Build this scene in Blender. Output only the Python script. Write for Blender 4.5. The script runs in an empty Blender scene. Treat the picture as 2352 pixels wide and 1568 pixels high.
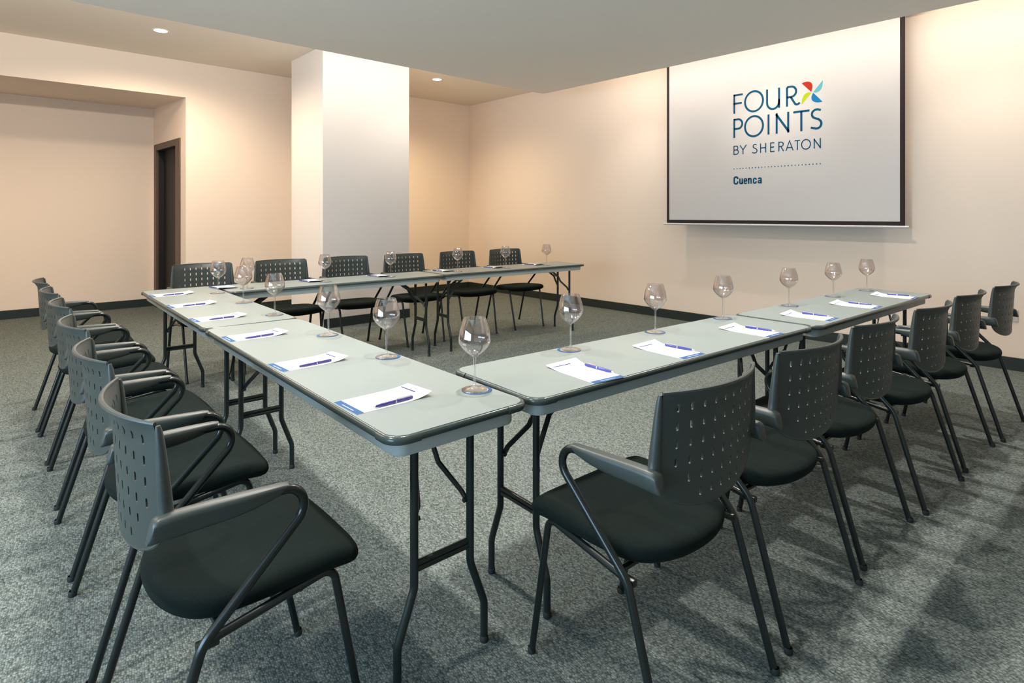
import bpy, bmesh, math, random
from mathutils import Vector, Matrix
PI = math.pi
sc = bpy.context.scene
C = sc.collection

# ---------------------------------------------------------------- camera, world, light, exposure
W_PX, H_PX = 2352, 1568
F_PX, CX, HORIZON, YAW, CAM_Z = 1337.46, 1175.6, 491.85, 0.83334, 1.2955
cam = bpy.data.cameras.new('camera')
cam.sensor_fit = 'HORIZONTAL'; cam.sensor_width = 36.0
cam.lens = F_PX / W_PX * 36.0
cam.shift_x = -(CX - W_PX / 2) / W_PX
cam.shift_y = -(H_PX / 2 - HORIZON) / W_PX
cam.clip_start = 0.05
camo = bpy.data.objects.new('camera', cam); C.objects.link(camo)
camo.location = (0, 0, CAM_Z)
# level camera, looking along (cos yaw, sin yaw)
camo.rotation_euler = (PI / 2, 0, YAW - PI / 2)
sc.camera = camo
sc.view_settings.view_transform = 'Standard'
sc.view_settings.look = 'None'
sc.view_settings.exposure = 0.53
sc.view_settings.gamma = 1.0
sc.view_settings.use_curve_mapping = False
wd = bpy.data.worlds.new('world'); sc.world = wd; wd.use_nodes = True
wd.node_tree.nodes['Background'].inputs[0].default_value = (0.55, 0.7, 0.9, 1)
wd.node_tree.nodes['Background'].inputs[1].default_value = 0.4
sc.cycles.max_bounces = 10
sc.cycles.diffuse_bounces = 5
sc.cycles.glossy_bounces = 4
sc.cycles.transmission_bounces = 8
sc.cycles.transparent_max_bounces = 16
sc.cycles.caustics_reflective = False
sc.cycles.caustics_refractive = False
sc.cycles.sample_clamp_indirect = 4.0
sc.cycles.use_denoising = True

Z_PANEL = 2.80; Z_CEIL = 3.20
PX, PY = 5.19, 5.135          # free corner of the lowered ceiling panel
XS, YB, YA = 6.34, 8.10, 9.53 # screen wall, back wall, alcove wall
XL, YN = -3.0, -2.6           # walls behind the camera

def area(name, loc, size, size_y, power, color, rot=(0, 0, 0), spread=PI):
    l = bpy.data.lights.new(name, 'AREA'); l.shape = 'RECTANGLE'
    l.size = size; l.size_y = size_y; l.energy = power; l.color = color; l.spread = spread
    o = bpy.data.objects.new(name, l); C.objects.link(o); o.location = loc; o.rotation_euler = rot
    return o
# cool cove strips on the edge of the lowered panel, hidden above its rim
STRIP_SCREEN, STRIP_BACK = 38, 44
area('cove_light_screen_side', (PX + 0.03, 1.6, 2.93), 0.05, 6.8, STRIP_SCREEN, (1.0, 0.93, 0.84), rot=(0, -PI/2 - 0.25, 0))
area('cove_light_back_side', (1.2, PY + 0.03, 2.93), 7.6, 0.05, STRIP_BACK, (1.0, 0.93, 0.84), rot=(PI/2 + 0.25, 0, 0))

# ---------------------------------------------------------------- materials
MATS = {}
def nodes(name):
    m = bpy.data.materials.new(name); m.use_nodes = True
    nt = m.node_tree
    return m, nt, nt.nodes['Principled BSDF']
def mat(name, col, rough=0.5, metal=0.0, spec=0.5, bump=0.0, bscale=200.0, var=0.0, vscale=3.0, coat=0.0, sheen=0.0):
    m, nt, b = nodes(name)
    b.inputs['Roughness'].default_value = rough
    b.inputs['Metallic'].default_value = metal
    b.inputs['Specular IOR Level'].default_value = spec
    b.inputs['Coat Weight'].default_value = coat
    b.inputs['Sheen Weight'].default_value = sheen
    tc = nt.nodes.new('ShaderNodeTexCoord')
    n = nt.nodes.new('ShaderNodeTexNoise'); n.inputs['Scale'].default_value = vscale; n.inputs['Detail'].default_value = 3
    nt.links.new(tc.outputs['Object'], n.inputs['Vector'])
    r = nt.nodes.new('ShaderNodeMix'); r.data_type = 'RGBA'
    r.inputs[6].default_value = (*[c * (1 - var) for c in col], 1)
    r.inputs[7].default_value = (*[min(1, c * (1 + var)) for c in col], 1)
    nt.links.new(n.outputs['Fac'], r.inputs[0]); nt.links.new(r.outputs[2], b.inputs['Base Color'])
    if bump:
        n2 = nt.nodes.new('ShaderNodeTexNoise'); n2.inputs['Scale'].default_value = bscale; n2.inputs['Detail'].default_value = 2
        nt.links.new(tc.outputs['Object'], n2.inputs['Vector'])
        bp = nt.nodes.new('ShaderNodeBump'); bp.inputs['Strength'].default_value = bump; bp.inputs['Distance'].default_value = 0.002
        nt.links.new(n2.outputs['Fac'], bp.inputs['Height']); nt.links.new(bp.outputs[0], b.inputs['Normal'])
    return m

M_WALL = mat('wall_paint', (0.80, 0.675, 0.57), 0.85, spec=0.2, bump=0.05, bscale=60, var=0.012, vscale=0.8)
M_COLUMN = mat('column_paint', (0.77, 0.715, 0.675), 0.85, spec=0.2, bump=0.05, bscale=60, var=0.01, vscale=0.8)
M_CEIL = mat('ceiling_paint', (0.80, 0.73, 0.64), 0.9, spec=0.2, var=0.01, vscale=0.6)
M_PANEL = mat('panel_paint', (0.95, 0.885, 0.815), 0.9, spec=0.2, var=0.01, vscale=0.5)
M_BASE = mat('baseboard_paint', (0.016, 0.024, 0.022), 0.45, var=0.1, vscale=4)
M_DOORF = mat('door_frame_wood', (0.095, 0.062, 0.044), 0.5, var=0.2, vscale=9)
M_DOOR = mat('door_leaf_wood', (0.006, 0.0045, 0.004), 0.6, var=0.3, vscale=6)
M_STEEL = mat('brushed_steel', (0.5, 0.5, 0.5), 0.3, metal=1.0)
M_TOP = mat('grey_laminate', (0.205, 0.240, 0.232), 0.36, spec=0.45, var=0.015, vscale=1.5, bump=0.02, bscale=400)
M_BAND = mat('dark_edge_vinyl', (0.035, 0.050, 0.046), 0.28, var=0.05, vscale=30)
M_GUARD = mat('corner_guard_vinyl', (0.045, 0.060, 0.056), 0.22, var=0.05, vscale=30)
M_APRON = mat('grey_apron_plastic', (0.40, 0.44, 0.425), 0.5, var=0.04, vscale=6)
M_TUBE = mat('black_green_tube', (0.010, 0.016, 0.015), 0.28, var=0.05, vscale=20)
M_PLASTIC = mat('charcoal_plastic', (0.037, 0.046, 0.042), 0.40, var=0.04, vscale=15, bump=0.04, bscale=900)
M_FRAME = mat('black_chair_tube', (0.007, 0.011, 0.010), 0.27, var=0.05, vscale=20)
M_GLIDE = mat('black_rubber', (0.01, 0.012, 0.012), 0.7)
M_PAPER = mat('white_paper', (0.86, 0.86, 0.88), 0.8, spec=0.2, var=0.01, vscale=20)
M_BLUE = mat('blue_print', (0.030, 0.085, 0.21), 0.7, spec=0.2)
M_NAVY = mat('navy_print', (0.03, 0.035, 0.13), 0.7, spec=0.2)
M_GREYTXT = mat('pale_print', (0.45, 0.46, 0.52), 0.8)
M_WHITETXT = mat('white_print', (0.5, 0.6, 0.8), 0.8)
M_PEN = mat('violet_blue_lacquer', (0.040, 0.030, 0.19), 0.28, coat=0.3)
M_PENR = mat('blue_lacquer', (0.022, 0.030, 0.25), 0.28, coat=0.3)
M_SILVER = mat('silver_metal', (0.75, 0.72, 0.70), 0.2, metal=1.0)
M_COASTER = mat('blue_coaster', (0.010, 0.070, 0.17), 0.5)
M_COASTERW = mat('coaster_centre', (0.80, 0.75, 0.71), 0.5)
M_SCREEN = mat('screen_fabric', (0.57, 0.54, 0.52), 0.9, spec=0.1, var=0.005, vscale=2)
M_SCRB = mat('screen_border', (0.028, 0.020, 0.020), 0.8, spec=0.2)
M_BAR = mat('white_enamel', (0.62, 0.60, 0.60), 0.4)
M_LOGO = mat('petrol_blue_projected', (0.006, 0.070, 0.135), 0.9, spec=0.1)  # projector image colours, from here to azure: projected light painted as flat tints
M_DOT = mat('teal_projected', (0.008, 0.115, 0.18), 0.9, spec=0.1)
M_RED = mat('red_projected', (0.40, 0.030, 0.018), 0.9, spec=0.1)
M_AQUA = mat('aqua_projected', (0.10, 0.38, 0.42), 0.9, spec=0.1)
M_LIME = mat('lime_projected', (0.38, 0.46, 0.010), 0.9, spec=0.1)
M_AZURE = mat('azure_projected', (0.012, 0.16, 0.36), 0.9, spec=0.1)
M_OUTLET = mat('outlet_plastic', (0.68, 0.60, 0.55), 0.4)
M_RING = mat('lamp_ring', (0.8, 0.75, 0.68), 0.4)

def emission(name, col, s):
    m = bpy.data.materials.new(name); m.use_nodes = True; nt = m.node_tree
    nt.nodes.remove(nt.nodes['Principled BSDF'])
    e = nt.nodes.new('ShaderNodeEmission'); e.inputs[0].default_value = (*col, 1); e.inputs[1].default_value = s
    nt.links.new(e.outputs[0], nt.nodes['Material Output'].inputs[0]); return m
M_LAMP = emission('lamp_glow', (1.0, 0.90, 0.72), 5.0)
M_SKY = emission('window_sky', (0.48, 0.75, 1.0), 10.5)

def glass_mat(name, tr, solid):
    m = bpy.data.materials.new(name); m.use_nodes = True; nt = m.node_tree
    nt.nodes.remove(nt.nodes['Principled BSDF'])
    out = nt.nodes['Material Output']
    t = nt.nodes.new('ShaderNodeBsdfTransparent'); t.inputs[0].default_value = (*tr, 1)
    gl = nt.nodes.new('ShaderNodeBsdfGlossy'); gl.inputs['Roughness'].default_value = 0.015
    lw = nt.nodes.new('ShaderNodeLayerWeight'); lw.inputs[0].default_value = 0.5
    pw = nt.nodes.new('ShaderNodeMath'); pw.operation = 'POWER'; pw.inputs[1].default_value = 2.4
    ma = nt.nodes.new('ShaderNodeMath'); ma.operation = 'MULTIPLY_ADD'; ma.inputs[1].default_value = 0.75; ma.inputs[2].default_value = solid
    nt.links.new(lw.outputs['Facing'], pw.inputs[0]); nt.links.new(pw.outputs[0], ma.inputs[0])
    m1 = nt.nodes.new('ShaderNodeMixShader')
    nt.links.new(ma.outputs[0], m1.inputs[0]); nt.links.new(t.outputs[0], m1.inputs[1]); nt.links.new(gl.outputs[0], m1.inputs[2])
    nt.links.new(m1.outputs[0], out.inputs[0])
    return m
M_GLASS = glass_mat('clear_glass_bowl', (.955, .930, .920), 0.12)
M_GLASSS = glass_mat('clear_glass_stem', (.99, .975, .965), 0.22)

def carpet():
    m, nt, b = nodes('grey_green_carpet')
    b.inputs['Roughness'].default_value = 0.95; b.inputs['Specular IOR Level'].default_value = 0.1
    L = nt.links
    tc = nt.nodes.new('ShaderNodeTexCoord')
    mp = nt.nodes.new('ShaderNodeMapping'); mp.inputs['Rotation'].default_value = (0, 0, 0.22); mp.inputs['Scale'].default_value = (1.0, 0.62, 1)
    L.new(tc.outputs['Object'], mp.inputs[0])
    v = nt.nodes.new('ShaderNodeTexVoronoi'); v.inputs['Scale'].default_value = 165; v.inputs['Randomness'].default_value = 0.55
    L.new(mp.outputs[0], v.inputs['Vector'])
    n = nt.nodes.new('ShaderNodeTexNoise'); n.inputs['Scale'].default_value = 330; n.inputs['Detail'].default_value = 2
    L.new(mp.outputs[0], n.inputs['Vector'])
    n3 = nt.nodes.new('ShaderNodeTexNoise'); n3.inputs['Scale'].default_value = 2.2; n3.inputs['Detail'].default_value = 3
    L.new(tc.outputs['Object'], n3.inputs['Vector'])
    sep = nt.nodes.new('ShaderNodeSeparateColor'); L.new(v.outputs['Color'], sep.inputs[0])
    # height = 1 - distance*k
    mr = nt.nodes.new('ShaderNodeMapRange'); mr.inputs[1].default_value = 0.1; mr.inputs[2].default_value = 0.6; mr.inputs[3].default_value = 1.0; mr.inputs[4].default_value = 0.0
    L.new(v.outputs['Distance'], mr.inputs[0])
    a = nt.nodes.new('ShaderNodeMath'); a.operation = 'MULTIPLY_ADD'; a.inputs[1].default_value = 0.45
    L.new(mr.outputs[0], a.inputs[0])
    a2 = nt.nodes.new('ShaderNodeMath'); a2.operation = 'MULTIPLY'; a2.inputs[1].default_value = 0.35
    L.new(sep.outputs[0], a2.inputs[0]); L.new(a2.outputs[0], a.inputs[2])
    a3 = nt.nodes.new('ShaderNodeMath'); a3.operation = 'MULTIPLY_ADD'; a3.inputs[1].default_value = 0.35
    L.new(n.outputs['Fac'], a3.inputs[0]); L.new(a.outputs[0], a3.inputs[2])
    cr = nt.nodes.new('ShaderNodeValToRGB')
    cr.color_ramp.elements[0].position = 0.18; cr.color_ramp.elements[0].color = (0.044, 0.054, 0.050, 1)
    cr.color_ramp.elements[1].position = 0.95; cr.color_ramp.elements[1].color = (0.266, 0.300, 0.280, 1)
    L.new(a3.outputs[0], cr.inputs[0])
    mm = nt.nodes.new('ShaderNodeMix'); mm.data_type = 'RGBA'; mm.blend_type = 'MULTIPLY'; mm.inputs[0].default_value = 1
    mr2 = nt.nodes.new('ShaderNodeMapRange'); mr2.inputs[1].default_value = 0.3; mr2.inputs[2].default_value = 0.7; mr2.inputs[3].default_value = 0.97; mr2.inputs[4].default_value = 1.03
    L.new(n3.outputs['Fac'], mr2.inputs[0])
    L.new(cr.outputs[0], mm.inputs[6]); L.new(mr2.outputs[0], mm.inputs[7])
    L.new(mm.outputs[2], b.inputs['Base Color'])
    bp = nt.nodes.new('ShaderNodeBump'); bp.inputs['Strength'].default_value = 0.5; bp.inputs['Distance'].default_value = 0.003
    L.new(a3.outputs[0], bp.inputs['Height']); L.new(bp.outputs[0], b.inputs['Normal'])
    return m
M_CARPET = carpet()

def fabric():
    m, nt, b = nodes('black_green_upholstery')
    b.inputs['Roughness'].default_value = 0.95; b.inputs['Specular IOR Level'].default_value = 0.10
    b.inputs['Sheen Weight'].default_value = 0.02; b.inputs['Sheen Tint'].default_value = (0.5, 0.65, 0.6, 1)
    L = nt.links
    tc = nt.nodes.new('ShaderNodeTexCoord')
    n = nt.nodes.new('ShaderNodeTexNoise'); n.inputs['Scale'].default_value = 700; n.inputs['Detail'].default_value = 2
    L.new(tc.outputs['Object'], n.inputs['Vector'])
    cr = nt.nodes.new('ShaderNodeValToRGB')
    cr.color_ramp.elements[0].position = 0.3; cr.color_ramp.elements[0].color = (0.002, 0.004, 0.0035, 1)
    cr.color_ramp.elements[1].position = 0.7; cr.color_ramp.elements[1].color = (0.008, 0.014, 0.012, 1)
    L.new(n.outputs['Fac'], cr.inputs[0]); L.new(cr.outputs[0], b.inputs['Base Color'])
    bp = nt.nodes.new('ShaderNodeBump'); bp.inputs['Strength'].default_value = 0.3; bp.inputs['Distance'].default_value = 0.001
    L.new(n.outputs['Fac'], bp.inputs['Height']); L.new(bp.outputs[0], b.inputs['Normal'])
    return m
M_FABRIC = fabric()

# ---------------------------------------------------------------- mesh helpers
def obj(name, bm, m, parent=None, smooth=True, loc=None):
    me = bpy.data.meshes.new(name)
    bmesh.ops.recalc_face_normals(bm, faces=bm.faces[:])
    bm.to_mesh(me); bm.free()
    me.materials.append(m)
    if smooth:
        for p in me.polygons: p.use_smooth = True
        me.set_sharp_from_angle(angle=math.radians(40))
    o = bpy.data.objects.new(name, me); C.objects.link(o)
    if parent is not None: o.parent = parent
    if loc: o.location = loc
    return o
def thing(name, label, cat, loc=(0, 0, 0), rz=0.0, group=None):
    o = bpy.data.objects.new(name, None); C.objects.link(o)
    o.empty_display_size = 0.1
    o.location = loc; o.rotation_euler = (0, 0, rz)
    o['label'] = label; o['category'] = cat
    if group: o['group'] = group
    return o
def struct(name, bm, m, parent=None, smooth=False):
    o = obj(name, bm, m, parent, smooth)
    if parent is None: o['kind'] = 'structure'
    return o
def add_box(bm, x0, x1, y0, y1, z0, z1, bev=0.0):
    r = bmesh.ops.create_cube(bm, size=1.0)
    for v in r['verts']:
        v.co = Vector((x0 + (v.co.x + .5) * (x1 - x0), y0 + (v.co.y + .5) * (y1 - y0), z0 + (v.co.z + .5) * (z1 - z0)))
    if bev:
        es = list({e for v in r['verts'] for e in v.link_edges})
        bmesh.ops.bevel(bm, geom=es, offset=bev, segments=2, affect='EDGES', profile=0.5)
    return bm
def box(x0, x1, y0, y1, z0, z1, bev=0.0):
    return add_box(bmesh.new(), x0, x1, y0, y1, z0, z1, bev)
def prism(pts, z0, z1, bm=None):
    bm = bm or bmesh.new()
    a = [bm.verts.new((x, y, z0)) for x, y in pts]; b = [bm.verts.new((x, y, z1)) for x, y in pts]
    bm.faces.new(a[::-1]); bm.faces.new(b)
    n = len(pts)
    for i in range(n): bm.faces.new((a[i], a[(i+1) % n], b[(i+1) % n], b[i]))
    return bm
def fillet(pts, rad, seg=8):
    """polyline with corners rounded; rad a number or one per inner point"""
    pts = [Vector(p) for p in pts]; out = [pts[0]]
    for i in range(1, len(pts) - 1):
        r = rad[i-1] if isinstance(rad, (list, tuple)) else rad
        P = pts[i]; a = (pts[i-1] - P); b = (pts[i+1] - P); la, lb = a.length, b.length
        a.normalize(); b.normalize(); ang = a.angle(b)
        if r <= 0 or abs(ang - PI) < 1e-3: out.append(P); continue
        t = min(r / math.tan(ang / 2), la * .9, lb * .9); r2 = t * math.tan(ang / 2)
        c = P + (a + b).normalized() * (r2 / math.sin(ang / 2))
        s = P + a * t - c; e = P + b * t - c
        tot = s.angle(e); ax = s.cross(e).normalized()
        for k in range(seg + 1):
            out.append(c + Matrix.Rotation(tot * k / seg, 3, ax) @ s)
    out.append(pts[-1]); return out
def tube(bm, pts, r, n=12, cap=True):
    pts = [Vector(p) for p in pts]; rings = []
    t0 = (pts[1] - pts[0]).normalized()
    up = Vector((0, 0, 1)) if abs(t0.z) < .9 else Vector((1, 0, 0))
    nrm = (up - t0 * up.dot(t0)).normalized()
    for i, p in enumerate(pts):
        if i == 0: t = t0
        elif i == len(pts) - 1: t = (pts[-1] - pts[-2]).normalized()
        else: t = ((pts[i+1] - p).normalized() + (p - pts[i-1]).normalized()).normalized()
        nrm = (nrm - t * nrm.dot(t)).normalized(); bi = t.cross(nrm)
        rr = r[i] if isinstance(r, (list, tuple)) else r
        rings.append([bm.verts.new(p + (nrm * math.cos(2*PI*k/n) + bi * math.sin(2*PI*k/n)) * rr) for k in range(n)])
    for a, b in zip(rings, rings[1:]):
        for k in range(n): bm.faces.new((a[k], a[(k+1) % n], b[(k+1) % n], b[k]))
    if cap:
        bm.faces.new(rings[0][::-1]); bm.faces.new(rings[-1])
    return bm
def lathe(prof, n=32, bm=None, z0=0.0, axis='z', closed=False):
    bm = bm or bmesh.new(); rings = []
    for r, z in prof:
        if r < 1e-6: rings.append([bm.verts.new((0, 0, z + z0))])
        else: rings.append([bm.verts.new((r*math.cos(2*PI*k/n), r*math.sin(2*PI*k/n), z + z0)) for k in range(n)])
    prs = list(zip(rings, rings[1:]))
    if closed: prs.append((rings[-1], rings[0]))
    for a, b in prs:
        for k in range(n):
            k2 = (k + 1) % n
            if len(a) == 1 and len(b) == 1: continue
            if len(a) == 1: bm.faces.new((a[0], b[k2], b[k]))
            elif len(b) == 1: bm.faces.new((a[k], a[k2], b[0]))
            else: bm.faces.new((a[k], a[k2], b[k2], b[k]))
    return bm
def loft(rings, bm=None, cap=True):
    bm = bm or bmesh.new()
    R = [[bm.verts.new(p) for p in r] for r in rings]; n = len(R[0])
    for a, b in zip(R, R[1:]):
        for k in range(n): bm.faces.new((a[k], a[(k+1) % n], b[(k+1) % n], b[k]))
    if cap: bm.faces.new(R[0][::-1]); bm.faces.new(R[-1])
    return bm
def rrect(lx, ly, r, seg=8):
    pts = []
    for cx, cy, a0 in ((lx/2-r, ly/2-r, 0), (-lx/2+r, ly/2-r, PI/2), (-lx/2+r, -ly/2+r, PI), (lx/2-r, -ly/2+r, 3*PI/2)):
        for k in range(seg + 1):
            a = a0 + PI/2 * k / seg; pts.append((cx + r*math.cos(a), cy + r*math.sin(a)))
    return pts
def copy_tree(o, parent=None):
    c = o.copy(); C.objects.link(c)
    if parent is not None: c.parent = parent
    for ch in [x for x in KIDS.get(o.name, [])]: copy_tree(ch, c)
    return c
KIDS = {}
def index_kids():
    KIDS.clear()
    for o in sc.objects:
        if o.parent is not None: KIDS.setdefault(o.parent.name, []).append(o)

# ---------------------------------------------------------------- the room
struct('floor', box(XL - .2, XS + .2, YN - .2, YA + .2, -0.12, 0.0), M_CARPET)
struct('ceiling', box(XL - .2, XS + .2, YN - .2, YB + .15, Z_CEIL, Z_CEIL + .12), M_CEIL)
bm = box(XL - .1, PX, YN - .1, PY, Z_PANEL, Z_PANEL + .09)
struct('ceiling_lowered', bm, M_PANEL)
AX0, AX1 = 1.872, 1.8637
struct('wall_right', box(XS, XS + .15, YN - .2, YB + .15, 0, Z_CEIL), M_WALL)
WY0, WY1, WZ0, WZ1 = -0.6, 3.4, 0.6, 1.95
bm = box(XL - .15, XL, YN - .2, WY0, 0, Z_CEIL); add_box(bm, XL - .15, XL, WY1, YA + .2, 0, Z_CEIL)
add_box(bm, XL - .15, XL, WY0, WY1, 0, WZ0); add_box(bm, XL - .15, XL, WY0, WY1, WZ1, Z_CEIL)
struct('wall_left', bm, M_WALL)
struct('wall_back', prism([(AX0, YB), (XS, YB), (XS, YB + .15), (AX1, YB + .15)], 0, Z_CEIL), M_WALL)
# alcove: header over the opening, side wall that carries the door, back wall
AX, BX = 1.872, 1.793
bm = bmesh.new()
vs = [bm.verts.new(p) for p in ((XL, YB, 2.75), (AX, YB, 2.75), (AX, YA, 2.787), (XL, YA, 2.787), (XL, YB, Z_CEIL + .1), (AX, YB, Z_CEIL + .1), (AX, YA, Z_CEIL + .1), (XL, YA, Z_CEIL + .1))]
for f in ((0,1,2,3), (4,7,6,5), (0,4,5,1), (1,5,6,2), (2,6,7,3), (3,7,4,0)): bm.faces.new([vs[i] for i in f])
struct('wall_header', bm, M_WALL)
def jamb(k): return (AX + (BX - AX) * k, YB + (YA - YB) * k)
K0, K1, KI0, KI1 = 0.145, 0.938, 0.257, 0.862    # door frame along the alcove side wall
ZD, ZDI = 2.266, 2.182
p0, p1 = jamb(0), jamb(K0); p2, p3 = jamb(K1), jamb(1)
bm = prism([jamb(.1049), (2.1, YB + .15), (2.1, p1[1]), p1], 0, Z_CEIL)
prism([p2, (2.1, p2[1]), (2.1, YA + .15), p3], 0, 2.80, bm)
prism([p1, (2.1, p1[1]), (2.1, p2[1]), p2], ZD, 2.80, bm)
struct('wall_alcove_side', bm, M_WALL)
struct('wall_alcove_back', box(XL, 2.1, YA, YA + .15, 0, 2.80), M_WALL)
# wall behind the camera; window in the wall at the far left, both outside the photo
struct('wall_front', box(XL, XS, YN - .15, YN, 0, Z_CEIL), M_WALL)
w = struct('window_1', box(XL - .14, XL - .12, WY0, WY1, WZ0, WZ1), M_SKY)
bm = bmesh.new(); wm = (WY0 + WY1)/2
for a in ((WY0, WY0 + .06, WZ0, WZ1), (WY1 - .06, WY1, WZ0, WZ1), (wm - .03, wm + .03, WZ0, WZ1), (WY0, WY1, WZ0, WZ0 + .06), (WY0, WY1, WZ1 - .06, WZ1)):
    add_box(bm, XL - .12, XL - .04, a[0], a[1], a[2], a[3])
struct('window_frame', bm, M_SCRB, w)
# free-standing column
CX0, CX1, CY0, CY1 = 2.845, 3.98, 6.31, 7.21
struct('wall_column', box(CX0, CX1, CY0, CY1, 0, Z_CEIL), M_COLUMN)
HB = 0.107
struct('baseboard_right', box(XS - .016, XS, YN, YB, 0, HB, .002), M_BASE)
struct('baseboard_back', box(1.90, XS - .016, YB - .016, YB, 0, HB, .002), M_BASE)
struct('baseboard_alcove', box(XL, BX, YA - .016, YA, 0, HB, .002), M_BASE)
struct('baseboard_column', box(CX0 + .01, CX1 + .004, CY0 - .016, CY0, 0, HB, .002), M_BASE)
# door in the alcove side wall
def along(k, off=0.0):
    x, y = jamb(k); L = math.hypot(BX - AX, YA - YB); nx, ny = -(YA - YB) / L, (BX - AX) / L
    return (x + nx * off, y + ny * off)
def slab(k0, k1, o0, o1, z0, z1, bm=None):
    return prism([along(k0, o0), along(k1, o0), along(k1, o1), along(k0, o1)], z0, z1, bm)
d = struct('door_1', slab(KI0 - .01, KI1 + .01, -.12, -.08, 0.004, ZDI + .01), M_DOOR)
bm = slab(K0, KI0, -.012, .018, 0, ZD); slab(KI1, K1, -.012, .018, 0, ZD, bm); slab(KI0, KI1, -.012, .018, ZDI, ZD, bm)
struct('door_frame', bm, M_DOORF, d)
bm = slab(K0, KI0, -.13, -.012, 0, ZD); slab(KI1, K1, -.13, -.012, 0, ZD, bm); slab(KI0, KI1, -.13, -.012, ZDI, ZD, bm)
struct('door_reveal', bm, M_DOOR, d)
bm = slab(KI0 + .10, KI1 - .10, -.08, -.074, .25, 1.0); slab(KI0 + .10, KI1 - .10, -.08, -.074, 1.12, 2.0, bm)
struct('door_panel', bm, M_DOOR, d)
bm = bmesh.new()
hx, hy = along(KI0 + .045, -.05); h2 = along(KI0 + .045, -.08); h3 = along(KI0 + .13, -.05)
tube(bm, fillet([(h2[0], h2[1], 1.06), (hx, hy, 1.06), (h3[0], h3[1], 1.06)], .008), .008, 10)
struct('door_handle', bm, M_STEEL, d, True)
# skirting gap cap and wall outlet
t = thing('wall_outlet', 'small cream wall outlet low on the wall beside the last right-hand chair', 'outlet', (XS, 0.788, 0.455))
obj('cover_plate', box(-.008, 0, -.04, .04, -.05, .05, .003), M_OUTLET, t)
bm = bmesh.new()
add_box(bm, -.0105, -.007, -.017, .017, -.032, .032, .002)
obj('socket_insert', bm, M_OUTLET, t)

# ---------------------------------------------------------------- downlights
def downlight(x, y, z, power, color, label, blend=1.0, size=2.6, rad=.06, group=None):
    t = thing('downlight', label, 'ceiling light', (x, y, z), 0, group)
    obj('trim_ring', lathe([(.062, -.001), (.062, -.004), (.068, -.006), (.078, -.004), (.080, 0), (.062, -.001)], 40), M_RING, t)
    obj('diffuser', lathe([(0, -.0035), (.058, -.0035), (.0615, -.002)], 32), M_LAMP, t)
    l = bpy.data.lights.new('downlight_lamp', 'SPOT'); l.energy = power; l.color = color
    l.spot_size = size; l.spot_blend = blend; l.shadow_soft_size = rad
    o = bpy.data.objects.new('downlight_lamp', l); C.objects.link(o); o.parent = t; o.location = (0, 0, -.03)
    return t
WARM = (1.0, 0.80, 0.58); NEUT = (1.0, 0.945, 0.87)
P_WARM, P_WALL, P_NEAR, P_GAP_FILL = 140, 42, 118, 20
downlight(1.365, 6.92, Z_CEIL, P_WARM, WARM, 'round warm ceiling light left of the column, near the alcove', blend=.6, size=2.9)
downlight(4.75, 6.80, Z_CEIL, P_WARM, (1.0, 0.77, 0.46), 'round warm ceiling light right of the column, by the back corner')
downlight(-2.0, 6.95, Z_CEIL, P_WARM, WARM, 'round warm ceiling light at the far left, outside the photo', blend=.6, size=2.9)
for y in (4.4, 2.65, 0.9):
    downlight(5.62, y, Z_CEIL, P_WALL, NEUT, 'round ceiling light in the gap before the right wall, ' + {4.4: 'nearest the corner', 2.65: 'before the screen', 0.9: 'past the screen'}[y], size=1.75, rad=.03, group='ceiling lights before the right wall')
for x, lab in ((2.1, 'added round fill light, unseen, above the gap before the column, left one'), (3.9, 'added round fill light, unseen, above the gap before the column, right one')):
    downlight(x, 5.75, Z_CEIL, P_GAP_FILL, NEUT, lab, size=1.8)  # added fill lamps, unseen behind the panel, to brighten the column front
for x, y in ((1.3, 1.6), (2.7, 1.6), (4.0, 1.6), (1.3, 2.95), (1.25, 4.15), (-0.6, 1.6), (-0.9, 4.2)):
    downlight(x, y, Z_PANEL, P_NEAR, NEUT, 'round ceiling light in the lowered panel above the %s' % {(1.3, 1.6): 'near corner of the tables', (2.7, 1.6): 'middle of the right tables', (4.0, 1.6): 'far part of the right tables', (1.3, 2.95): 'middle of the left tables', (1.25, 4.15): 'far end of the left tables', (-0.6, 1.6): 'aisle left of the near chair', (-0.9, 4.2): 'aisle by the far left chairs'}[(x, y)], group='ceiling lights in the lowered panel', rad=.04)

# ---------------------------------------------------------------- projection screen
SX = 6.15
scr = thing('projection_screen', 'white projection screen with a dark border, hanging before the right wall', 'projection screen', (SX, 2.735, 1.18))
def S(y0, y1, z0, z1, x0=0.0, x1=.002, bm=None, bev=0):  # coordinates relative to the screen's base
    return add_box(bm or bmesh.new(), x0, x1, y0 - 2.735, y1 - 2.735, z0 - 1.18, z1 - 1.18, bev)
obj('screen_sheet', S(1.50, 3.968, 1.19, 3.12), M_SCREEN, scr, False)
bm = S(1.50, 1.54, 1.19, 3.12, -.0012, 0); S(3.936, 3.968, 1.19, 3.12, -.0012, 0, bm); S(1.54, 3.936, 1.19, 1.229, -.0012, 0, bm)
obj('black_border', bm, M_SCRB, scr, False)
bm = bmesh.new(); tube(bm, [(.0, 1.471 - 2.735, .0), (.0, 4.01 - 2.735, .0)], .011, 14)
obj('bottom_bar', bm, M_BAR, scr)
bm = S(1.40, 4.07, 3.09, 3.195, -.045, .055, None, .01)
obj('housing', bm, M_BAR, scr)

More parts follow.
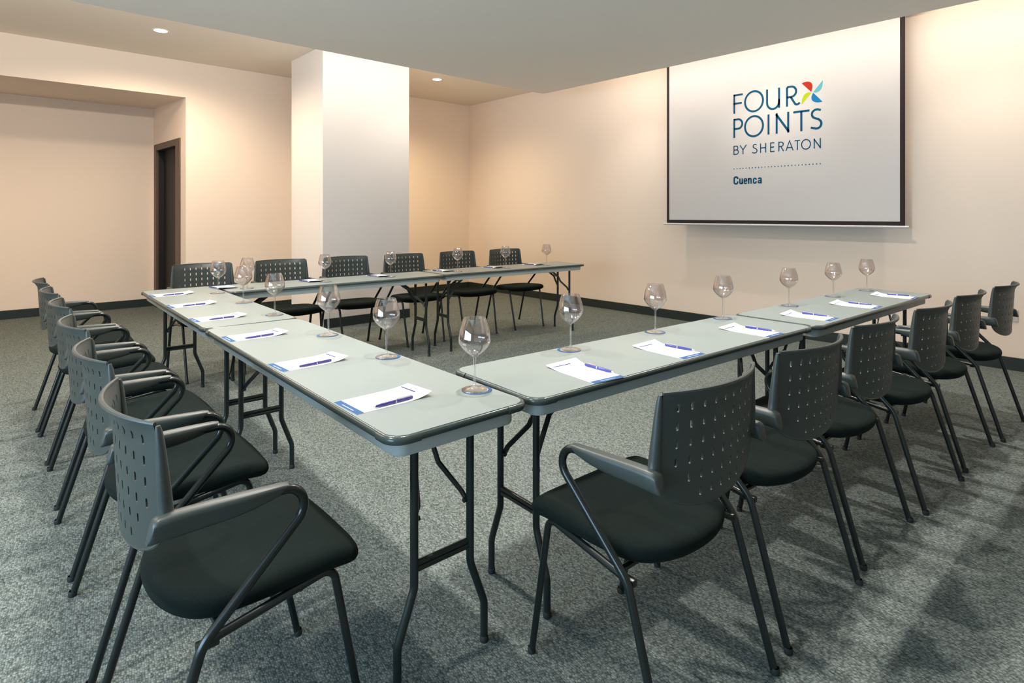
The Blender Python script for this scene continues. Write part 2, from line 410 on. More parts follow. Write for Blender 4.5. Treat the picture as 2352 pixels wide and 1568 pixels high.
# projected logo: its light painted as coloured shapes in the screen's plane.  u runs to the right, v up, both in metres from the lower left corner of the lettering
U0, V0 = 3.126, 1.62
def L3(u, v, x=-.0016): return Vector((x, (U0 - u) - 2.735, (V0 + v) - 1.18))
def ribbon(bm, pts, w, closed=False, x=-.0016):
    P = [Vector((a, b)) for a, b in pts]; n = len(P); A = []; B = []
    for i in range(n):
        if closed: a, b = P[i-1], P[(i+1) % n]; d0 = (P[i] - a).normalized(); d1 = (b - P[i]).normalized()
        else:
            d0 = (P[i] - P[i-1]).normalized() if i else (P[1] - P[0]).normalized()
            d1 = (P[i+1] - P[i]).normalized() if i < n-1 else d0
        t = (d0 + d1)
        t = t.normalized() if t.length > 1e-6 else d0
        nn = Vector((-t.y, t.x)); k = 1 / max(.45, nn.dot(Vector((-d0.y, d0.x))))
        A.append(bm.verts.new(L3(*(P[i] + nn * w/2 * k), x))); B.append(bm.verts.new(L3(*(P[i] - nn * w/2 * k), x)))
    m = n if closed else n - 1
    for i in range(m):
        j = (i + 1) % n; bm.faces.new((A[i], A[j], B[j], B[i]))
def arc(cx, cy, rx, ry, a0, a1, n=20):
    return [(cx + rx*math.cos(math.radians(a0 + (a1-a0)*k/n)), cy + ry*math.sin(math.radians(a0 + (a1-a0)*k/n))) for k in range(n+1)]
W1 = .021
bm = bmesh.new()   # FOUR
R_ = lambda pts, w=W1, c=False: ribbon(bm, pts, w, c)
R_([(.015, .786), (.015, .996)]); R_([(.005, .987), (.112, .987)]); R_([(.005, .895), (.101, .895)])
R_(arc(.236, .892, .0985, .108, 0, 360, 48)[:-1], W1, True)
R_([(.378, .996), (.378, .855)] + arc(.441, .855, .063, .073, 180, 360)[1:] + [(.504, .996)]); R_([(.504, .88), (.504, .787)])
R_([(.585, .787), (.585, .986)]); R_([(.585, .986), (.625, .987)] + arc(.626, .934, .050, .053, 90, -90) + [(.585, .881)])
R_([(.622, .880), (.660, .815)] + arc(.685, .822, .026, .026, 205, 310, 8) + [(.712, .812)])
obj('lettering', bm, M_LOGO, scr, False)
bm = bmesh.new()   # POINTS
R_([(.015, .518), (.015, .730)]); R_([(.015, .718), (.055, .720)] + arc(.056, .668, .050, .052, 90, -90) + [(.015, .616)])
R_(arc(.236, .624, .0985, .108, 0, 360, 48)[:-1], W1, True)
R_([(.394, .518), (.394, .730)])
R_([(.479, .518), (.479, .732)]); R_([(.473, .722), (.603, .528)], .023); R_([(.597, .518), (.597, .732)])
R_([(.648, .719), (.806, .719)]); R_([(.727, .719), (.727, .518)])
R_([(.913, .708), (.885, .719)] + arc(.870, .676, .041, .043, 85, 235, 14) + [(.895, .618)] + arc(.872, .576, .046, .046, 40, -100, 16) + [(.818, .545)])
obj('lettering', bm, M_LOGO, scr, False)
bm = bmesh.new()   # BY SHERATON
w = .0105
R_([(.011, .331), (.011, .431)], w); R_([(.011, .426), (.035, .426)] + arc(.036, .405, .020, .021, 90, -90, 10) + [(.011, .384)], w)
R_([(.011, .384), (.037, .384)] + arc(.038, .360, .024, .024, 90, -90, 10) + [(.011, .336)], w)
R_([(.080, .431), (.115, .380), (.152, .431)], w); R_([(.115, .384), (.115, .331)], w)
R_([(.266, .419), (.252, .427)] + arc(.247, .407, .019, .020, 85, 235, 10) + [(.255, .381)] + arc(.246, .358, .024, .023, 50, -105, 12) + [(.217, .341)], w)
R_([(.309, .331), (.309, .431)], w); R_([(.364, .331), (.364, .431)], w); R_([(.309, .383), (.364, .383)], w)
R_([(.416, .331), (.416, .431)], w); R_([(.411, .426), (.457, .426)], w); R_([(.411, .382), (.453, .382)], w); R_([(.411, .336), (.458, .336)], w)
R_([(.502, .331), (.502, .431)], w); R_([(.502, .426), (.522, .426)] + arc(.523, .404, .024, .022, 90, -90, 10) + [(.502, .382)], w); R_([(.522, .381), (.550, .331)], w)
R_([(.575, .331), (.610, .433), (.646, .331)], w); R_([(.588, .362), (.634, .362)], w)
R_([(.661, .426), (.715, .426)], w); R_([(.688, .426), (.688, .331)], w)
R_(arc(.772, .381, .0425, .048, 0, 360, 36)[:-1], w, True)
R_([(.851, .331), (.851, .432)], w); R_([(.849, .426), (.909, .336)], w); R_([(.908, .331), (.908, .432)], w)
obj('lettering', bm, M_LOGO, scr, False)
bm = bmesh.new()   # Cuenca
w = .0175
def Q(dx, pts): return [(a + dx, b) for a, b in pts]
R_([(.0535, .062), (.0535, .074)] + arc(.034, .070, .0195, .0155, 15, 180, 10) + [(.0145, .030)] + arc(.034, .026, .0195, .0155, 180, 345, 10) + [(.0535, .038)], w)
R_(Q(.005, [(.074, .068), (.074, .026)] + arc(.087, .022, .013, .010, 180, 340, 8) + [(.101, .030)]), .016); R_(Q(.005, [(.101, .068), (.101, .006)]), .016)
R_(Q(.006, [(.122, .038), (.150, .038), (.150, .048)] + arc(.136, .050, .014, .0125, 0, 180, 10) + [(.122, .026)] + arc(.136, .022, .014, .011, 180, 345, 8)), .014)
R_(Q(.0075, [(.170, .006), (.170, .068)]), .016); R_(Q(.0075, [(.170, .046)] + arc(.184, .050, .0135, .0125, 170, 0, 8) + [(.1975, .006)]), .016)
R_(Q(.0125, [(.248, .046), (.2475, .050)] + arc(.2335, .050, .0140, .0125, 10, 180, 8) + [(.2195, .026)] + arc(.2335, .022, .0140, .011, 180, 350, 8) + [(.2475, .030)]), .0155)
R_(Q(.006, [(.280, .050)] + arc(.294, .051, .0140, .0115, 165, 0, 8) + [(.308, .012), (.312, .006)]), .0155)
R_(Q(.006, [(.304, .040), (.290, .036)] + arc(.287, .023, .0105, .011, 100, 290, 8) + [(.304, .022)]), .013)
obj('lettering', bm, M_LOGO, scr, False)
bm = bmesh.new()
for k in range(27):
    u = .012 + (.908 - .012) * k / 26
    bmesh.ops.create_circle(bm, cap_ends=True, segments=10, radius=.0062, matrix=Matrix.Translation(L3(u, .1765)) @ Matrix.Rotation(PI/2, 4, 'Y'))
obj('dotted_line', bm, M_DOT, scr, False)
def bez(p0, p1, p2, p3, n=12):
    return [tuple(((1-t)**3)*a + 3*((1-t)**2)*t*b + 3*(1-t)*t*t*c + t**3*d for a, b, c, d in zip(p0, p1, p2, p3)) for t in [k/n for k in range(n+1)]]
def petal(tip, root, c1, c2, m, lab):
    bm = bmesh.new(); pts = bez(tip, c1, c2, root)
    bm.faces.new([bm.verts.new(L3(a, b, -.0018)) for a, b in pts])
    o = obj('petal', bm, m, scr, False); o['label'] = lab
petal((.731, 1.003), (.822, .902), (.800, 1.030), (.862, 1.000), M_RED, 'red petal')
petal((.931, 1.001), (.841, .897), (.935, .880), (.862, .880), M_AQUA, 'light aqua petal')
petal((.731, .789), (.822, .893), (.728, .910), (.800, .910), M_LIME, 'lime green petal')
petal((.929, .790), (.841, .891), (.850, .778), (.795, .815), M_AZURE, 'azure blue petal')

# ---------------------------------------------------------------- folding tables
TL, TW, TH = 1.83, 0.464, 0.74
def sweep(outline, prof, closed=True, bm=None, rng=None):
    """outline: list of (x, y); prof: closed loop of (outward offset, z)"""
    bm = bm or bmesh.new(); n = len(outline); R = []
    idx = list(range(n)) if rng is None else rng
    for i in idx:
        a = Vector(outline[(i-1) % n]); b = Vector(outline[i % n]); c = Vector(outline[(i+1) % n])
        d0 = (b-a).normalized() if (b-a).length > 1e-7 else (c-b).normalized(); d1 = (c-b).normalized() if (c-b).length > 1e-7 else d0
        t = (d0+d1).normalized(); nn = Vector((t.y, -t.x))
        R.append([bm.verts.new((b.x + nn.x*o, b.y + nn.y*o, z)) for o, z in prof])
    m = len(prof)
    prs = list(zip(R, R[1:])) + ([(R[-1], R[0])] if rng is None else [])
    for A, B in prs:
        for k in range(m): bm.faces.new((A[k], A[(k+1) % m], B[(k+1) % m], B[k]))
    if rng is not None: bm.faces.new(R[0][::-1]); bm.faces.new(R[-1])
    return bm
def make_table():
    t = thing('folding_table', 'grey folding table', 'folding table')
    out = rrect(TL - .016, TW - .016, .042, 8)
    bm = prism(out, .720, .7385)
    top = [f for f in bm.faces if f.normal.z > .9 or all(v.co.z > .738 for v in f.verts)]
    bmesh.ops.bevel(bm, geom=list({e for f in top for e in f.edges}), offset=.002, segments=2, affect='EDGES')
    for v in bm.verts:
        if v.co.z > .738: v.co.z = TH
    obj('tabletop', bm, M_TOP, t)
    band = [(-.004, .7195), (.002, .7188), (.0065, .7205), (.0085, .7245), (.0085, .730), (.006, .7355), (.002, .7385), (-.002, .7385)]
    obj('edge_band', sweep(out, band), M_BAND, t)
    g = [(-.002, .7175), (.003, .7165), (.0085, .7185), (.0112, .7245), (.011, .7315), (.0078, .7375), (.002, .7402), (-.001, .7395)]
    n1 = 9
    for c in range(4):
        base = [out[i] for i in range(c*n1, c*n1 + n1)]
        p, q = Vector(out[c*n1 - 1]), Vector(base[0]); p2, q2 = Vector(out[(c*n1 + n1) % len(out)]), Vector(base[-1])
        s = q + (p - q).normalized() * .035; e = q2 + (p2 - q2).normalized() * .035
        s0 = q + (p - q).normalized() * .036; e0 = q2 + (p2 - q2).normalized() * .036
        seg = [tuple(s0), tuple(s)] + base + [tuple(e), tuple(e0)]
        obj('corner_guard', sweep(seg, g, rng=list(range(1, len(seg) - 1))), M_GUARD, t)
    ap = rrect(TL - .060, TW - .060, .036, 8)
    obj('apron', sweep(ap, [(0, .7195), (-.004, .7195), (-.006, .684), (-.012, .675), (-.003, .675), (0, .681)]), M_APRON, t)
    R = .0118
    for e in (-1, 1):
        xe = e * (TL/2 - .120)
        for s in (-1, 1):
            pts = fillet([(xe, s*(TW/2 - .136), .705), (xe, s*(TW/2 - .136), .262), (xe, s*(TW/2 - .083), .120), (xe, s*(TW/2 - .083), .012)], .07, 6)
            lg = obj('leg', tube(bmesh.new(), pts, R, 14), M_TUBE, t)
            bm = lathe([(0, 0), (.0130, 0), (.0135, .003), (.0132, .016), (.0118, .018)], 16)
            fc = obj('foot_cap', bm, M_GLIDE, lg); fc.location = (xe, s*(TW/2 - .083), 0)
        bm = bmesh.new(); h = TW/2 - .136
        for dz in (0, .016): tube(bm, [(xe, -h, .312 + dz), (xe, h, .312 + dz)], .0085, 10)
        obj('stretcher', bm, M_TUBE, t)
        bm = bmesh.new(); tube(bm, [(xe, -h - .02, .697), (xe, h + .02, .697)], .010, 10)
        add_box(bm, xe - .025, xe + .025, -TW/2 + .05, TW/2 - .05, .708, .715)
        obj('hinge_bar', bm, M_TUBE, t)
        for s in (-1, 1):
            bm = bmesh.new()
            p = [(xe - e*.012, s*(h - .006), .445), (xe - e*.016, s*(h - .022), .475), (xe - e*.085, s*.040, .545), (xe - e*.115, s*.036, .600), (xe - e*.27, s*.036, .705)]
            # flat bar: box section along the path
            P = [Vector(a) for a in p]; rings = []
            for i, a in enumerate(P):
                tt = ((P[min(i+1, len(P)-1)] - a).normalized() if i < len(P)-1 else Vector()) + ((a - P[i-1]).normalized() if i else Vector())
                tt.normalize(); sd = Vector((0, 1, 0)); sd = (sd - tt*sd.dot(tt)).normalized(); up = tt.cross(sd)
                rings.append([a + sd*.003 + up*.010, a - sd*.003 + up*.010, a - sd*.003 - up*.010, a + sd*.003 - up*.010])
            loft(rings, bm)
            br = obj('folding_brace', bm, M_TUBE, t, False)
            pv = bmesh.new(); tube(pv, [(xe - e*.006, s*(h - .020), .447), (xe - e*.006, s*(h + .004), .447)], .007, 10)
            obj('rivet', pv, M_TUBE, br)
        bm = bmesh.new()
        add_box(bm, xe - e*.120 - .012, xe - e*.120 + .012, -.036, .036, .600, .608)
        add_box(bm, xe - e*.150 - .012, xe - e*.150 + .012, -.036, .036, .618, .624)
        add_box(bm, xe - e*.175 - .012, xe - e*.175 + .012, -.036, .036, .640, .644)
        obj('locking_slide', bm, M_TUBE, t, False)
    return t

# ---------------------------------------------------------------- armchairs
def seat_mesh():
    # outline: wide front with round corners, narrower rounded back
    raw = [(-.244, .160), (-.247, .232), (-.05, .246), (.05, .246), (.247, .232), (.244, .160), (.234, -.03), (.206, -.145), (.08, -.200), (-.08, -.200), (-.206, -.145), (-.234, -.03)]
    pts = []
    n = len(raw)
    for i in range(n):            # closed quadratic B-spline between edge midpoints
        a, b, c = Vector(raw[i-1]), Vector(raw[i]), Vector(raw[(i+1) % n])
        m0, m1 = (a+b)/2, (b+c)/2
        for k in range(6):
            t = k/6; pts.append(m0*(1-t)**2 + b*2*t*(1-t) + m1*t*t)
    def zc(p):   # seat surface: slight rearward slope, waterfall front, dished middle
        z = .4725 + .045 * (p.y - .05)
        if p.y > .14: z -= 1.6 * (p.y - .14)**2
        if p.y < -.1: z += .5 * (p.y + .1)**2
        z += .12 * p.x**2
        return z
    cen = Vector((0, .01))
    rings = []
    for s, dz in ((.78, -.050), (.88, -.049), (.945, -.0455), (.982, -.0385), (.998, -.029), (1.0, -.022), (.991, -.0135), (.970, -.0065), (.935, -.0015), (.88, .0015), (.80, .002), (.65, -.001), (.45, -.004), (.22, -.006)):
        r = []
        for p in pts:
            q = cen + (p - cen) * s; r.append(Vector((q.x, q.y, zc(q) + dz)))
        rings.append(r)
    bm = loft(rings)
    return bm
Z_BOT = .574
def shell_pt(x, z, off=0.0):
    """backrest surface; x across, z up; off = distance in front of the middle layer"""
    q = min(1.0, (abs(x) / .235))
    k = (z - .54) / .33
    edge = -.196 - .014 * k
    d = .040 + .006 * k
    lip = 0.0
    if z > .835: lip = -.30 * (z - .835) * (1 - q*q) * (1 + (z - .835) * 20)
    return Vector((x, edge - d * (1 - q**2) + lip, z))
def shell_n(x, z, off):
    e = .002
    a = shell_pt(x + e, z) - shell_pt(x - e, z); b = shell_pt(x, z + e) - shell_pt(x, z - e)
    n = b.cross(a).normalized()
    if n.y < 0: n = -n
    return shell_pt(x, z) + n * off
def half_width(z):
    if z >= .672: return .229 - .010 * (z - .672) / .2
    t = min(1.0, (.672 - z) / (.672 - Z_BOT))
    return .2265 * math.sqrt(max(0.0, 1 - t**2.2))
def backrest_mesh():
    bm = bmesh.new(); T = .0028; cache = {}
    def V(x, z, s):
        k = (round(x, 4), round(z, 4), s)
        if k not in cache: cache[k] = bm.verts.new(shell_n(x, z, s*T))
        return cache[k]
    def face(pts):
        for s in (-1, 1):
            vs = []
            for p in pts:
                v = V(p[0], p[1], s)
                if v not in vs: vs.append(v)
            if len(vs) > 2:
                try: bm.faces.new(vs)
                except ValueError: pass
    cs, rh = .0435, .0443
    z_top = .8570
    zs = [z_top - rh * (6 - j) for j in range(7)]
    rows = [5, 7, 9, 9, 9, 9]
    hw, hh = .0040, .0108
    def ring(xc, zc):
        out, inn = [], []
        for k in range(16):
            cx_ = [1, 1, 1, .5, 0, -.5, -1, -1, -1, -1, -1, -.5, 0, .5, 1, 1][k]
            cz_ = [0, .5, 1, 1, 1, 1, 1, .5, 0, -.5, -1, -1, -1, -1, -1, -.5][k]
            out.append((xc + cx_*cs/2, zc + cz_*rh/2))
            a = [None, 0, 40, 68, 90, 112, 140, 180, None, 180, 220, 248, 270, 292, 320, 0][k]
            sx = 1 if k in (0, 1, 15) else -1
            if a is None: inn.append((xc + sx*hw, zc))
            elif a in (0, 180): inn.append((xc + sx*hw, zc + (hh - hw) * (1 if k < 8 else -1)))
            else: inn.append((xc + hw*math.cos(math.radians(a)), zc + (hh - hw) * (1 if a < 180 else -1) + hw*math.sin(math.radians(a))))
        return out, inn
    for j in range(6):
        cnt = rows[j]
        for i in range(cnt):
            xc = (i - (cnt - 1)/2) * cs; zc = (zs[j] + zs[j+1])/2
            out, inn = ring(xc, zc)
            for k in range(16):
                k2 = (k+1) % 16
                face([out[k], out[k2], inn[k2], inn[k]])
                a, b = inn[k], inn[k2]       # wall of the slot
                bm.faces.new((V(*a, 1), V(*b, 1), V(*b, -1), V(*a, -1)))
    def spans(z, xi):
        h = max(half_width(z), .0005)
        if h <= xi: return [h * q/24 for q in range(-24, 25)]
        a = [xi + (h - xi) * k/6 for k in range(1, 7)]
        m = max(1, int(round(xi / (cs/4))))
        return [-v for v in a[::-1]] + [xi * k/m for k in range(-m, m+1)] + a
    def side(za, zb, xi):
        ha, hb = half_width(za), half_width(zb)
        for sgn in (-1, 1):
            for k in range(6):
                f0, f1 = k/6, (k+1)/6
                g = lambda h, f: sgn * (xi + (h - xi) * f)
                face([(g(ha, f0), za), (g(ha, f1), za), (g(hb, f1), zb), (g(hb, f0), zb)])
    for j in range(6):
        for k in range(4): side(zs[j] + rh*k/4, zs[j] + rh*(k+1)/4, rows[j]*cs/2)
    def full(za, zb, n=36):
        ha, hb = max(half_width(za), .0005), max(half_width(zb), .0005)
        for k in range(n):
            f0, f1 = -1 + 2*k/n, -1 + 2*(k+1)/n
            face([(ha*f0, za), (ha*f1, za), (hb*f1, zb), (hb*f0, zb)])
    for a, b in zip([z_top, .8605, .864, .8675, .871, .874], [.8605, .864, .8675, .871, .874]): full(a, b)
    low = [Z_BOT + (zs[0] - Z_BOT) * (k/7)**1.8 for k in range(8)]
    if zs[0] > Z_BOT:
        for a, b in zip(low, low[1:]): full(a, b)
    top = [shell_pt(x, .874) for x in [(-1 + 2*k/30) * half_width(.874) for k in range(31)]]
    tube(bm, top, [.0042 + .0020 * math.sin(PI*k/30) for k in range(31)], 8)
    path = []
    for k in range(49):
        u = -1 + 2*k/48
        z = .672 - (.672 - Z_BOT) * math.cos(u * PI/2) ** .8 if abs(u) < 1 else .672
        path.append(shell_pt(math.copysign(half_width(z), u) if abs(u) > 1e-6 else 0, z))
    tube(bm, path, .0040, 6)
    return bm
def make_chair():
    t = thing('armchair', 'black armchair', 'chair')
    obj('seat', seat_mesh(), M_FABRIC, t)
    bk = obj('backrest', backrest_mesh(), M_PLASTIC, t)
    for s in (-1, 1):
        bm = bmesh.new()
        pts = [shell_pt(s*(half_width(z) + .004), z) + Vector((0, .002, 0)) for z in [.675, .69, .72, .76, .80, .83, .858, .871]]
        pts[0].x = s*.240; pts[0].y = -.200
        tube(bm, pts, [.0150, .0148, .0140, .0125, .0105, .009, .0072, .005], 10)
        obj('upright', bm, M_PLASTIC, bk)
        # rear leg that runs on up into the arm
        path = fillet([(s*.256, -.262, .004), (s*.250, -.140, .408), (s*.262, .132, .680), (s*.247, -.190, .680)], [.10, .044], 12)
        lg = obj('rear_leg', tube(bmesh.new(), path, .0108, 12), M_FRAME, t)
        gm = lathe([(0, 0), (.0122, 0), (.013, .003), (.0128, .014), (.0108, .018)], 14)
        g = obj('foot_glide', gm, M_GLIDE, lg); g.location = (s*.257, -.263, 0)
        path = fillet([(s*.208, .245, .004), (s*.222, .158, .438), (s*.2385, -.118, .406)], [.035], 10)
        lg = obj('front_leg', tube(bmesh.new(), path, .0100, 12), M_FRAME, t)
        gm = lathe([(0, 0), (.0114, 0), (.0122, .003), (.012, .014), (.010, .018)], 14)
        g = obj('foot_glide', gm, M_GLIDE, lg); g.location = (s*.208, .246, 0)
        # moulded arm: slim at the front, deep at the back
        rings = []
        for y, x, zt, h, wd in ((.008, .2600, .6945, .0235, .026), (-.004, .2600, .6965, .027, .031), (-.04, .258, .6990, .038, .036), (-.08, .2555, .7000, .044, .038), (-.12, .2530, .7010, .047, .038), (-.165, .2500, .7015, .049, .038), (-.195, .2485, .7015, .050, .039), (-.218, .2480, .7005, .050, .038), (-.226, .2480, .697, .047, .033), (-.2295, .2480, .692, .041, .023)):
            r = []
            for k in range(16):
                a = 2*PI*k/16 + PI/16; ca, sa = math.cos(a), math.sin(a)
                ex = .55
                px = math.copysign(abs(ca)**ex, ca) * wd/2; pz = math.copysign(abs(sa)**ex, sa) * h/2
                if pz < 0: px *= .86
                yy = y - (.010 * (.5 - pz/h) if y < -.18 else 0) + (.024 * (pz/h + .5) if y > -.01 else 0)
                r.append(Vector((s*(x) + px, yy, zt - h/2 + pz)))
            rings.append(r)
        obj('armrest', loft(rings), M_PLASTIC, t)
        bm = bmesh.new(); add_box(bm, s*.236 - .006, s*.236 + .012 * 1, -.150, -.105, .392, .410, .003)
        obj('frame_bracket', bm, M_FRAME, t)
    bm = bmesh.new()
    for y, z in ((.075, .424), (-.095, .405)):
        tube(bm, [(-.229, y, z), (.229, y, z)], .0085, 10)
    obj('cross_rail', bm, M_FRAME, t)
    return t

# ---------------------------------------------------------------- small things on the tables
def make_glass():
    t = thing('wine_glass', 'empty wine glass', 'wine glass')
    outer = [(.0045, .100), (.0065, .1045), (.0135, .1095), (.0240, .117), (.0350, .127), (.0435, .1375), (.0500, .148), (.0522, .1555), (.0518, .166), (.0496, .180), (.0462, .195), (.0416, .211), (.0360, .2265)]
    inner = [(.0353, .2265), (.0408, .211), (.0454, .195), (.0488, .180), (.0510, .166), (.0514, .156), (.0492, .149), (.0427, .1385), (.0342, .1285), (.0232, .119), (.0125, .1125), (.005, .110), (0, .1095)]
    obj('bowl', lathe(outer + inner, 40), M_GLASS, t)
    st = [(0, .0005), (.0400, .0005), (.0415, .0012), (.0412, .0022), (.034, .0030), (.020, .0048), (.009, .0085), (.0052, .014), (.0043, .022), (.0042, .060), (.0044, .092), (.0045, .100)]
    obj('stem', lathe(st, 40), M_GLASSS, t)
    return t
def make_coaster():
    t = thing('coaster', 'round blue coaster', 'coaster')
    obj('coaster_rim', lathe([(.036, .0016), (.0475, .0016), (.0485, .001), (.0485, .0002), (.036, .0002)], 40, closed=True), M_COASTER, t)
    obj('coaster_centre', lathe([(0, .0016), (.036, .0016), (.036, .0002), (0, .0002)], 40), M_COASTERW, t)
    return t
def make_pad():
    # local: x across, y from the sitter's edge (0) to the far edge
    PW, PL = .142, .256
    t = thing('notepad', 'white notepad', 'notepad')
    def curl(x, y, z=0.0):
        k = max(0.0, (y - .16) / .10); c = .016 * k**2.2 * (0.75 + .5 * (x / PW))
        return (x, y - .35*c, .0012 + z + c)
    def patch(name, x0, x1, y0, y1, z, m, nx=6, ny=24, thick=None):
        bm = bmesh.new()
        g = [[bm.verts.new(curl(x0 + (x1-x0)*i/nx, y0 + (y1-y0)*j/ny, z)) for i in range(nx+1)] for j in range(ny+1)]
        for j in range(ny):
            for i in range(nx): bm.faces.new((g[j][i], g[j][i+1], g[j+1][i+1], g[j+1][i]))
        if thick:
            r = bmesh.ops.extrude_face_region(bm, geom=bm.faces[:])
            for v in r['geom']:
                if isinstance(v, bmesh.types.BMVert): v.co.z -= thick
        return obj(name, bm, m, t, False)
    patch('sheet', -PW/2, PW/2, 0, PL, 0, M_PAPER, thick=.001)
    patch('blue_band', -PW/2, PW/2, 0, .024, .0003, M_BLUE, 3, 2)
    patch('band_print', -.035, .035, .008, .0105, .0006, M_WHITETXT, 2, 1)
    patch('heading_bar', -.062, .020, PL - .033, PL - .028, .0009, M_NAVY, 4, 2)
    patch('printed_lines', -.050, .066, PL - .0125, PL - .0112, .0009, M_GREYTXT, 4, 1)
    return t
def make_pen(m):
    # lies along +y from the tip (y=0); clip on top
    t = thing('ballpoint_pen', 'blue pen', 'pen')
    def R(prof, m, name):
        bm = lathe(prof, 16)
        bmesh.ops.transform(bm, matrix=Matrix.Translation((0, 0, .0049)) @ Matrix.Rotation(-PI/2, 4, 'X'), verts=bm.verts[:])
        return obj(name, bm, m, t)
    R([(0, .012), (.0035, .012), (.0046, .030), (.0048, .078), (.0048, .0785), (0, .0785)], m, 'barrel')
    R([(0, .0815), (.0048, .0815), (.0049, .136), (.0045, .1385), (0, .1385)], m, 'cap')
    R([(0, 0), (.0008, .0005), (.0011, .004), (.0030, .012), (0, .0122)], M_SILVER, 'nib')
    R([(0, .078), (.0052, .078), (.0052, .082), (0, .082)], M_SILVER, 'ring')
    bm = bmesh.new()
    loft([[Vector((x, y, z + dz)) for x, dz in ((-.0017, 0), (.0017, 0), (.0017, .0011), (-.0017, .0011))] for y, z in ((.0835, .0098), (.090, .0112), (.128, .0112), (.1365, .0106))], bm)
    obj('clip', bm, M_SILVER, t, False)
    return t

table0, chair0, glass0, coaster0, pad0, pen0 = make_table(), make_chair(), make_glass(), make_coaster(), make_pad(), make_pen(M_PEN)
pen1 = make_pen(M_PENR)
bpy.context.view_layer.update()
index_kids()
used = set()
def put(proto, loc, rz, label, group, tilt=None):
    if proto.name in used: o = copy_tree(proto)
    else: used.add(proto.name); o = proto
    o.location = loc; o.rotation_euler = (tilt or 0, 0, rz); o['label'] = label
    if group: o['group'] = group
    return o
D = math.radians
# tables: (name, corner x, corner y, rotation in degrees); U along the length
tabs = {}
def place_table(key, x, y, deg, label):
    r = D(deg)
    if key[0] == 'L': U = Vector((-math.sin(r), math.cos(r))); V = Vector((math.cos(r), math.sin(r))); rz = r + PI/2
    else: U = Vector((math.cos(r), math.sin(r))); V = Vector((-math.sin(r), math.cos(r))); rz = r
    c = Vector((x, y)) + U*TL/2 + V*TW/2
    put(table0, (c.x, c.y, 0), rz, label, 'grey folding tables set in a U')
    tabs[key] = (Vector((x, y)), U, V)
place_table('L1', .744, 1.257, -1.46, 'grey folding table nearest the camera, its corner carrying the largest wine glass')
place_table('L2', .791, 3.095, -1.64, 'grey folding table at the far left, nearest the dark door')
place_table('R1', 1.220, 1.236, -3.45, 'grey folding table on the right, butting against the front corner table')
place_table('R2', 3.068, 1.107, -2.47, 'grey folding table at the right end below the projection screen')
place_table('B1', 1.302, 4.440, -2.77, 'grey folding table in the back row, on the left before the column')
place_table('B2', 3.152, 4.388, -4.2, 'grey folding table in the back row, on the right by the room corner')

ORD = ['nearest the camera', 'second from the camera', 'third from the camera', 'fourth from the camera', 'fifth from the camera', 'farthest from the camera']
ORB = ['nearest the dark door', 'second from the left', 'third from the left', 'fourth from the left', 'fifth from the left', 'nearest the room corner']
# chairs: left row faces +x, right row faces +y, back row faces -y
for i, (x, y) in enumerate([(.474, 1.565), (.484, 2.206), (.495, 2.829), (.509, 3.486), (.511, 4.10), (.511, 4.715)]):
    put(chair0, (x, y, 0), D(-90 - (1.0 if i % 2 else 0)), 'black perforated-back armchair along the left tables, ' + ORD[i], 'armchairs along the left tables')
for i, (x, y) in enumerate([(1.405, .986), (2.033, .971), (2.647, .962), (3.287, .906), (3.929, .880), (4.575, .820)]):
    put(chair0, (x, y, 0), D([-1.4, -3.4, -2.4, -3.5, -3.5, -3.5][i]), 'black perforated-back armchair along the right tables, ' + ORD[i], 'armchairs along the right tables')
for i, (x, y) in enumerate([(1.37, 5.19), (2.02, 5.17), (2.64, 5.14), (3.285, 5.11), (3.94, 5.05), (4.62, 5.01)]):
    put(chair0, (x, y, 0), D(180 - [2, 3, 3, 3, 4, 4][i]), 'black perforated-back armchair behind the back tables, ' + ORB[i], 'armchairs behind the back tables')

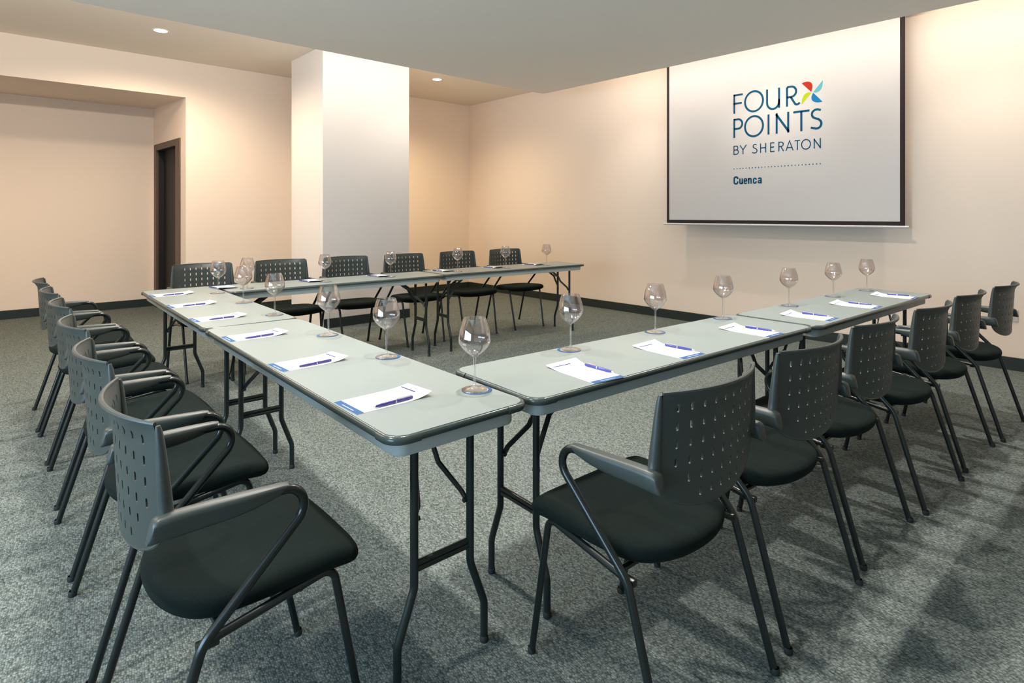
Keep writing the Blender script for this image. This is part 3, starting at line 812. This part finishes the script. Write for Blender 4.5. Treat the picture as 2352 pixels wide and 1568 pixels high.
# place settings
gl = [(1.150, 1.441), (1.162, 2.004), (1.175, 2.545), (1.195, 3.265), (1.212, 3.845), (1.225, 4.42)]
gr = [(1.781, 1.603), (2.340, 1.573), (2.922, 1.540), (3.622, 1.486), (4.246, 1.449), (4.767, 1.401)]
gb = [(1.468, 4.566), (2.074, 4.56), (2.668, 4.532), (3.406, 4.53), (3.987, 4.488), (4.55, 4.446)]
places = [('left', 'on the left tables', gl, ORD), ('right', 'on the right tables', gr, ORD), ('back', 'on the back tables', gb, ORB)]
for key, where, pts, words_ in places:
    for i, (x, y) in enumerate(pts):
        a = 2.1*i + len(key); dx, dy = .006*math.cos(a), .006*math.sin(a)
        if key != 'back' and i == 0: dx, dy = (.006, -.004) if key == 'left' else (-.005, .004)
        put(coaster0, (x + dx, y + dy, TH), 0.3*i, 'round blue-rimmed coaster under a wine glass %s, %s' % (where, words_[i]), 'coasters ' + where)
        put(glass0, (x, y, TH + .0015), 0.7*i, 'empty wine glass on a blue-rimmed coaster %s, %s' % (where, words_[i]), 'wine glasses ' + where)
# pads: anchor = middle of the blue edge; direction = away from the sitter
pl = [(.765, 1.552, 0), (.779, 2.128, 1.5), (.796, 2.762, 0.5), (.808, 3.368, 2.5), (.821, 3.967, 2), (.839, 4.568, 1.5)]
pr = [(1.552, 1.220, -7), (2.056, 1.202, -5), (2.692, 1.156, -3), (3.318, 1.128, 0), (3.937, 1.092, 0), (4.562, 1.047, 1)]
pb = [(1.345, 4.880, 3), (2.02, 4.854, 4), (2.635, 4.826, 4), (3.34, 4.826, 4), (3.945, 4.782, 5), (4.50, 4.742, 4)]
for key, base, lst, where, words_ in (('left', -90, pl, 'on the left tables', ORD), ('right', 0, pr, 'on the right tables', ORD), ('back', 180, pb, 'on the back tables', ORB)):
    for i, (x, y, a) in enumerate(lst):
        rz = D(base + a); R2 = Matrix.Rotation(rz, 2)
        put(pad0, (x, y, TH), rz, 'white notepad with a blue edge band %s, %s' % (where, words_[i]), 'notepads ' + where)
        off = {'left': Vector((.060, .052)), 'right': Vector((.066, .045)), 'back': Vector((.080, .055))}[key]
        ang = D({'left': 3, 'right': 5, 'back': 6}[key] + (i % 3) - 1)
        p = Vector((x, y)) + R2 @ off
        put(pen1 if key == 'right' else pen0, (p.x, p.y, TH + .0020), rz + ang, 'blue pen lying on a notepad %s, %s' % (where, words_[i]), 'pens ' + where)
